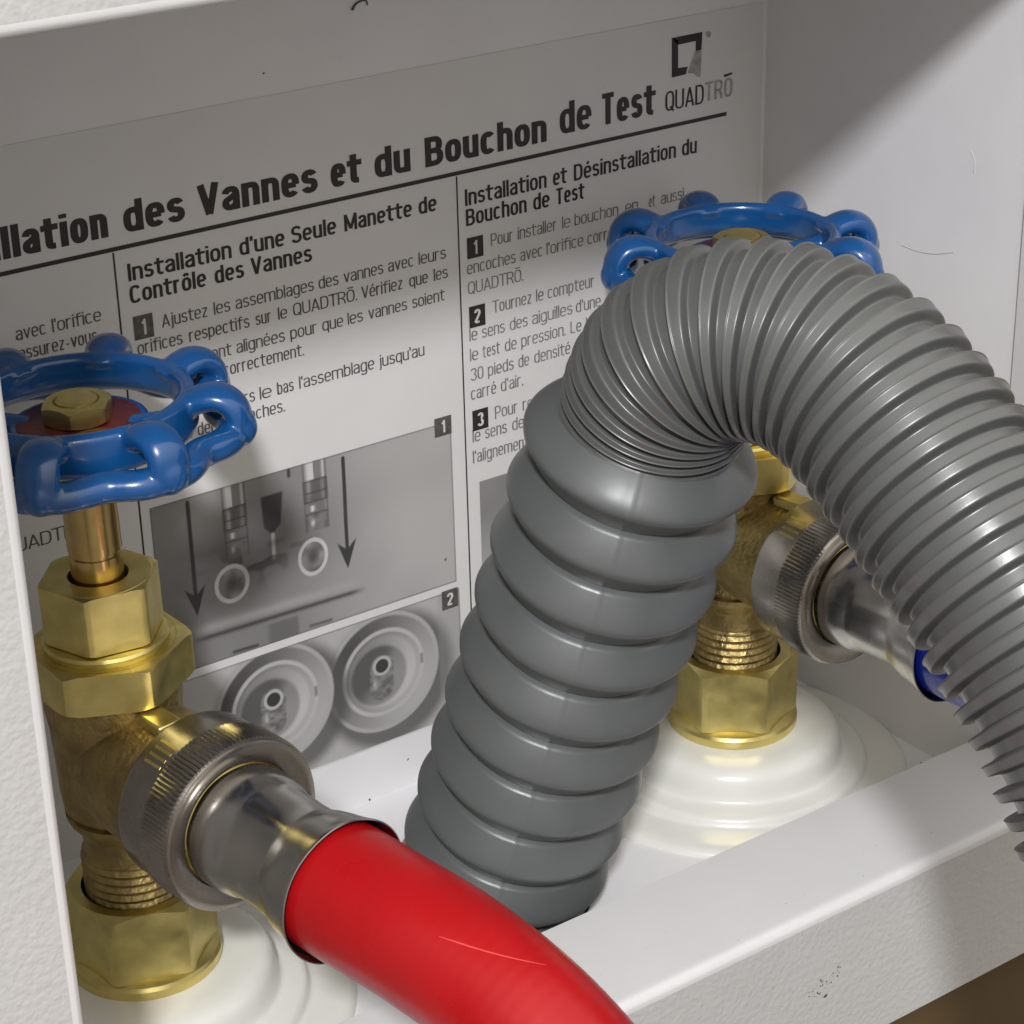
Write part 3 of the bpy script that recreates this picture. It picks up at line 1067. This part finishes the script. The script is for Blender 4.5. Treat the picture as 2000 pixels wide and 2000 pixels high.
def make_supply(name, label, tube_mat, vx, path, az):
    axis = np.array([math.cos(az), math.sin(az), 0.0])
    root = thing(name, label, "hose", (vx[0], vx[1], ZO), "supply hoses with metal couplings")
    rng2 = np.arange(0, 200)
    # coupling nut: smooth skirt and knurled band
    seg = 480

    def kn(r, h, t):
        if 28.2 < h < 34.9:
            return r + .17 * np.sign(np.sin(120 * t)) * np.abs(np.sin(120 * t)) ** .5
        return r + 0 * t
    pr = [(12.5, 20.5), (14.6, 20.5), (15.2, 20.9), (15.45, 21.6), (15.5, 27.4), (15.55, 28.0), (15.85, 28.3), (15.85, 31), (15.85, 34.6), (15.75, 35.0), (15.45, 35.5), (14.9, 35.75),
          (14.0, 35.75), (12.6, 35.35), (11.6, 34.9), (11.25, 34.3), (11.2, 30)]
    V, F = lathe(pr, axis=axis, seg=seg, rfun=kn)
    cn = mesh_obj("coupling_nut", V, F, M_NICKEL, root, True, 30)
    # engraved tally marks on the skirt
    mk = MB()
    b_side = np.cross(axis, [0, 0, 1.])
    b_side /= np.linalg.norm(b_side)
    for k in range(4):
        a = math.radians(66 - k * 5.2)
        rad = b_side * math.cos(a) + np.array([0, 0, 1.]) * math.sin(a)
        tan = -b_side * math.sin(a) + np.array([0, 0, 1.]) * math.cos(a)
        V, F = box(-.28, .28, -2.2, 2.2, -.12, .06)
        V = np.array(V)
        mk.add(np.outer(V[:, 0], tan) + np.outer(V[:, 1], axis) + np.outer(V[:, 2], rad) + axis * 25.0 + rad * 15.5, F)
    mko = mk.build("tally_mark", M_BRASS, cn, smooth=False)
    # brass shoulder seen in the mouth of the coupling
    V, F = lathe([(11.15, 31), (11.0, 33.6), (10.7, 34.1), (10.2, 34.3), (9.4, 34.3)], axis=axis, seg=96)
    mesh_obj("brass_shoulder", V, F, M_BRASS, root, True, 40)
    # crimped steel sleeve

    def crimp(r, h, t):
        w = math.exp(-((h - 49) / 5.5) ** 4)
        return r * (1 - .020 * w * (np.abs(np.cos(4 * t)) ** 1.5)) + .04 * np.sin(7 * t + h)
    pr = [(9.6, 33.6), (10.5, 33.9), (11.0, 34.7), (11.2, 35.9), (11.2, 37.6), (11.1, 39.4), (10.85, 41.0), (10.45, 42.2), (10.3, 42.8), (10.25, 44), (10.2, 49), (10.3, 52.8), (10.55, 53.9), (11.0, 55.2), (11.5, 57.2), (11.85, 59.4), (12.3, 61.4),
          (12.62, 62.4), (12.66, 62.75), (12.45, 62.85), (12.15, 62.3), (11.8, 60), (11.3, 57.5)]
    V, F = lathe(pr, axis=axis, seg=144, rfun=crimp)
    mesh_obj("crimp_sleeve", V, F, M_CHROME, root, True, 35)
    # rubber tube
    C, L = spline(np.array(path), 420)
    C = smooth_path(C, 1200)
    rb = np.interp(np.arange(len(C)), [0, 60, 230, 419], [11.25, 11.1, 10.5, 10.5])
    ds = L / 419

    def braid(i, t):
        # faint crossing ribs of the reinforcement, strongest away from the coupling
        k = .008 + .012 * min(1, i / 160)
        q = 2 * math.pi * i * ds / 13.0
        return rb[i] + k * (np.sin(11 * t + 3 * q) * np.sin(11 * t - 3 * q)) + .03 * math.sin(i * ds * .31) + .04 * np.sin(2 * t + i * ds * .2)
    V, F = sweep(C, 11.0, 144, rfun=braid)
    mesh_obj("hose_tube", V, F, tube_mat, root, True, 60)
    return root


def along(az, t, dz=0, side=0):
    ax = np.array([math.cos(az), math.sin(az), 0])
    s = np.array([-ax[1], ax[0], 0])
    return ax * t + s * side + np.array([0, 0, dz])


az_r = -1.44
RED_PATH = [np.array(p) for p in ([9.0, -71.8, 0.7], [11.0, -81.3, 0.7], [12.9, -90.7, -0.4], [14.7, -99.6, -2.1], [16.4, -107.9, -5.1], [18.1, -115.6, -9.5], [19.5, -122.8, -15.7], [20.6, -130.5, -25.5], [21.6, -137.0, -42.0], [22.4, -141.0, -75.0])]
make_supply("supply_hose", "thick red rubber hose with metal coupling on the left valve, running off the bottom", M_RED, VX["left"],
            [along(az_r, 60.2), along(az_r, 66, .2)] + RED_PATH, az_r)
from mathutils.bvhtree import BVHTree
dg0 = bpy.context.evaluated_depsgraph_get()
red = bpy.data.objects[[o.name for o in bpy.data.objects if o.name.startswith("hose_tube")][0]]
bpy.context.view_layer.update()
bv = BVHTree.FromObject(red, dg0)
inv = red.matrix_world.inverted()
hits = []
for q in np.linspace(0, 1, 24):
    px, py = 858 + 208 * q, 1829 + 55 * q + 5 * math.sin(q * 3)
    d = rt2 * ((px - 1000) / FPX) + dn2 * ((py - 1000) / FPX) + fw
    h = bv.ray_cast(inv @ Vector((0, -360 * MM, 0)), d)
    if h[0] is not None:
        hits.append(np.array(h[0]) / MM)
if len(hits) > 4:
    M_SCR = basic("scratch", (0.62, 0.07, 0.06), 0.4)
    V, F = sweep(np.array(hits), np.interp(np.arange(len(hits)), [0, 4, len(hits) * .6, len(hits) - 1], [.05, .14, .10, .03]), 8)
    mesh_obj("scratch_mark", V, F, M_SCR, red)
az_b = -1.535
make_supply("supply_hose", "dark blue rubber hose with metal coupling behind the grey drain hose", M_DEEPBLUE, VX["right"],
            [along(az_b, 60.2), along(az_b, 66, 0), along(az_b, 78, -.2), along(az_b, 95, -1.2, 0), along(az_b, 112, -3.2, 0), along(az_b, 132, -8, 0), along(az_b, 160, -20, 0), along(az_b, 195, -44, 0)], az_b)

# ------------------------------------------------------------------ drain hose
N0 = np.array([0.08, -0.32, 0.94])
N0 /= np.linalg.norm(N0)
B9 = np.array([213.6, -50.0, -248.2])
PIT, RB_ = 12.62, 21.0
base0 = B9 - N0 * (PIT * 1.02)
drain = thing("drain_hose", "grey corrugated drain hose rising on wide bellows and bending out to the right", "drain hose", (base0[0], base0[1], ZF))
# bellows: axis coordinate h from below the floor cuff up to the neck
prof = []
h0 = -PIT * 1.5
NS = 34


def bel(u):
    # u in 0..1 from groove up to groove: sharp turn at the bottom, long convex slope above
    uc, ub = .40, .48
    if u < uc:
        return RB_ - 4.2 + 3.9 * (u / uc) ** .92
    if u < ub:
        q = (ub - u) / (ub - uc)
        return RB_ - .3 * q ** 2
    q = (u - ub) / (1 - ub)
    return RB_ - 3.6 * q ** 1.3 - .6 * max(0, (q - .9) / .1)


prof.append((RB_ - 2.2, -PIT * 1.45))
prof.append((RB_ - 0.9, -PIT * 1.42))
prof.append((RB_ - 0.6, -PIT * 1.30))
for k in np.linspace(.42, 1, 18):
    prof.append((min(bel(k), RB_ - .3), (-1.5 + k) * PIT))
for i in range(9):
    us = (1 - np.cos(np.linspace(0, np.pi, NS))) / 2
    top = i == 8
    for u in us[:-1]:
        r = bel(u)
        if top and u > .49:
            break
        prof.append((r, (i - .5 + u) * PIT))
# shoulder of the last lobe running up to the neck
for q in np.linspace(0, 1, 14)[1:]:
    prof.append((RB_ - (RB_ - 15.7) * q ** 1.35, (8 - .02 + .46 * q ** .95) * PIT))
prof.append((15.2, 8.50 * PIT))
seg = 240


def seam(r, h, t):
    return r + .17 * np.exp(-((np.angle(np.exp(1j * (t - SEAM))) / .014) ** 2))


# parting line faces the camera
a_ = np.cross(N0, [0, 0, 1.])
a_ /= np.linalg.norm(a_)
b_ = np.cross(N0, a_)
tocam = np.array([0, -360., 0]) - np.array([217, -66, -200])
SEAM = math.atan2(tocam.dot(b_), tocam.dot(a_)) + math.radians(4)
V, F = lathe(prof, c=B9, axis=N0, seg=seg, rfun=seam)
# cut flat at the floor
V = V.copy()
V[:, 2] = np.maximum(V[:, 2], ZF + .05)
bl = mesh_obj("bellows", V, F, M_GREY, None, True, 50)
part_at(drain, bl)

neck = B9 + N0 * (8.42 * PIT)
ctrl = [neck, neck + N0 * 4.5, (221.6, -91.0, -134.8), (226.5, -97.8, -129.6), (232.5, -108.5, -129.2), (235.5, -120, -132.6), (236.2, -133, -140.3), (236, -146.0, -149.3),
        (236, -160.5, -160.3), (236, -173.5, -172.8), (235.4, -184, -187), (234, -195, -204), (232, -204, -228), (230, -209, -262), (229, -211, -300)]
Cc, L = spline(np.array(ctrl), 4000)
Cc = smooth_path(Cc, 13500)
Sx = np.r_[0, np.cumsum(np.linalg.norm(np.diff(Cc, axis=0), axis=1))]
# phase: tighter pitch near the neck
pitch = 2.9 + (4.95 - 2.9) * np.clip((Sx - 10) / 30, 0, 1)
phase = np.r_[0, np.cumsum(np.diff(Sx) / pitch[:-1])]


def corr(p, k):
    u = p % 1.0
    up = 1 / (1 + math.exp(-(u - .10) / .013))          # steep side, towards the bend
    down = 1 / (1 + math.exp((u - .58) / .018))
    lip = .26 * math.exp(-((u - .145) / .032) ** 2)     # thin proud lip along the steep edge
    return k * (1 - up * down) - lip * up + .55 * max(0, u - .2) * up * down


rad = np.array([16.35 + 1.05 * min(1, max(0, (s - 15) / 40)) - corr(p, 1.6 + .7 * min(1, max(0, (s - 8) / 26))) for p, s in zip(phase, Sx)])
V, F = sweep(Cc, rad, 128, cap=False, up=(1, 0, 0.1))
ch_ = mesh_obj("corrugated_hose", V, F, M_GREY2, None, True, 60)
part_at(drain, ch_)

# ------------------------------------------------------------------ dirt specks and scuffs on the plastic


def blob(mb, c, n, size, elong=1.0, ang=0.0):
    """flat irregular crumb lying on a surface with normal n"""
    n = np.array(n, float)
    a = np.cross(n, [.3, .5, .81])
    a /= np.linalg.norm(a)
    b = np.cross(n, a)
    a, b = a * math.cos(ang) + b * math.sin(ang), b * math.cos(ang) - a * math.sin(ang)
    k = 9
    t = np.linspace(0, 2 * np.pi, k, endpoint=False)
    rr = size * (0.7 + .5 * rng.rand(k))
    base = np.array(c) + np.outer(np.cos(t) * rr * elong, a) + np.outer(np.sin(t) * rr, b)
    top = np.array(c) + .55 * (base - np.array(c)) + n * size * .45
    mb.add(*rings([base, top], True, False, True))


def unproject(px, py, axis, val):
    d = rt2 * ((px - 1000) / FPX) + dn2 * ((py - 1000) / FPX) + fw
    o_ = Vector((0, -360, 0))
    k = (val - o_[axis]) / d[axis]
    return np.array(o_ + d * k)


mb = MB()
for px, py, s, axis, val, n in (
        (1360, 1583, .22, 2, -258.9, (0, 0, 1)), (1677, 1543, .22, 2, -261, (0, 0, 1)), (1800, 1490, .28, 2, ZF, (0, 0, 1)), (1684, 1388, .16, 2, ZF, (0, 0, 1)),
        (1318, 1738, .2, 2, -250, (0, 0, 1)), (1350, 1774, .22, 2, -250, (0, 0, 1)), (1572, 1694, .2, 2, -250, (0, 0, 1)), (1338, 1797, .14, 2, -250, (0, 0, 1)), (1335, 1813, .12, 2, -250, (0, 0, 1)), (1280, 1795, .14, 2, -250, (0, 0, 1)),
        (1576, 1732, .12, 2, -250, (0, 0, 1)), (1711, 1655, .12, 2, -250, (0, 0, 1)), (1596, 1634, .12, 2, -250, (0, 0, 1)), (1383, 1745, .12, 2, -250, (0, 0, 1)),
        (797, 1483, .2, 1, 0, (0, -1, 0)), (722, 1562, .26, 1, 0, (0, -1, 0)), (515, 143, .18, 1, 0, (0, -1, 0)), (870, 1093, .26, 1, -.3, (0, -1, 0)),
        (1612, 1945, .38, 1, -104.05, (0, -1, 0))):
    blob(mb, unproject(px, py, axis, val), n, s, 1.5, rng.rand() * 3)
for k in range(26):
    u = rng.rand()
    px, py = 1583 + 55 * u + rng.randn() * 5, 1952 - 60 * u + rng.randn() * 5
    blob(mb, unproject(px, py, 1, -104.05), (0, -1, 0), .08 + .12 * rng.rand(), 1.6, rng.rand() * 3)
# the dark hook of lint hanging near the top edge
hk = [unproject(x, y, 1, -0.3) for x, y in ((688, 20), (694, 9), (705, 2), (715, 1), (718, 10))]
C, _ = spline(np.array(hk), 24)
mb.add(*sweep(C, np.linspace(.22, .12, 24), 8))
dirt = mb.build("dirt_specks", M_DIRT, smooth=False)
dirt["kind"] = "stuff"
dirt["label"] = "dark dirt specks scattered over the white plastic"
dirt["category"] = "dirt"

mb = MB()
for k in range(90):
    c = np.array([200 + 118 * rng.rand(), -78.5 - 23 * rng.rand(), -249.62 - .8 * 0])
    c[2] = -249.62 + .1 * (c[1] + 77) / 24.2 * -1 - .02
    blob(mb, c, (0, 0, 1), .04 + .07 * rng.rand() ** 2, 1.4, rng.rand() * 3)
for k in range(50):
    blob(mb, (185 + 135 * rng.rand(), -8 - 60 * rng.rand(), ZF), (0, 0, 1), .05 + .09 * rng.rand() ** 2, 1.4, rng.rand() * 3)
for k in range(45):
    blob(mb, (XR, -6 - 68 * rng.rand(), -110 - 140 * rng.rand()), (-1, 0, 0), .04 + .07 * rng.rand() ** 2, 1.4, rng.rand() * 3)
for k in range(40):
    blob(mb, (110 + 200 * rng.rand(), -.28, -105 - 140 * rng.rand()), (0, -1, 0), .03 + .06 * rng.rand() ** 2, 1.4, rng.rand() * 3)
M_DUST = basic("fine_dust", (0.27, 0.26, 0.245), 0.9)
du = mb.build("fine_dust", M_DUST, smooth=False)
du["kind"] = "stuff"
du["label"] = "fine grey dust scattered over the ledge, floor and walls of the box"
du["category"] = "dust"
mb = MB()
for pts in (((1895, 290), (1903, 315), (1902, 338)), ((1760, 478), (1790, 490), (1825, 496), (1862, 493))):
    C, _ = spline(np.array([unproject(x, y, 0, XR - .03) for x, y in pts]), 20)
    mb.add(*sweep(C, .10, 6))
hair = mb.build("lint_hair", M_SCUFF)
tag(hair, "thin pale hairs stuck on the right inside wall of the box", "lint")
hair["kind"] = "stuff"
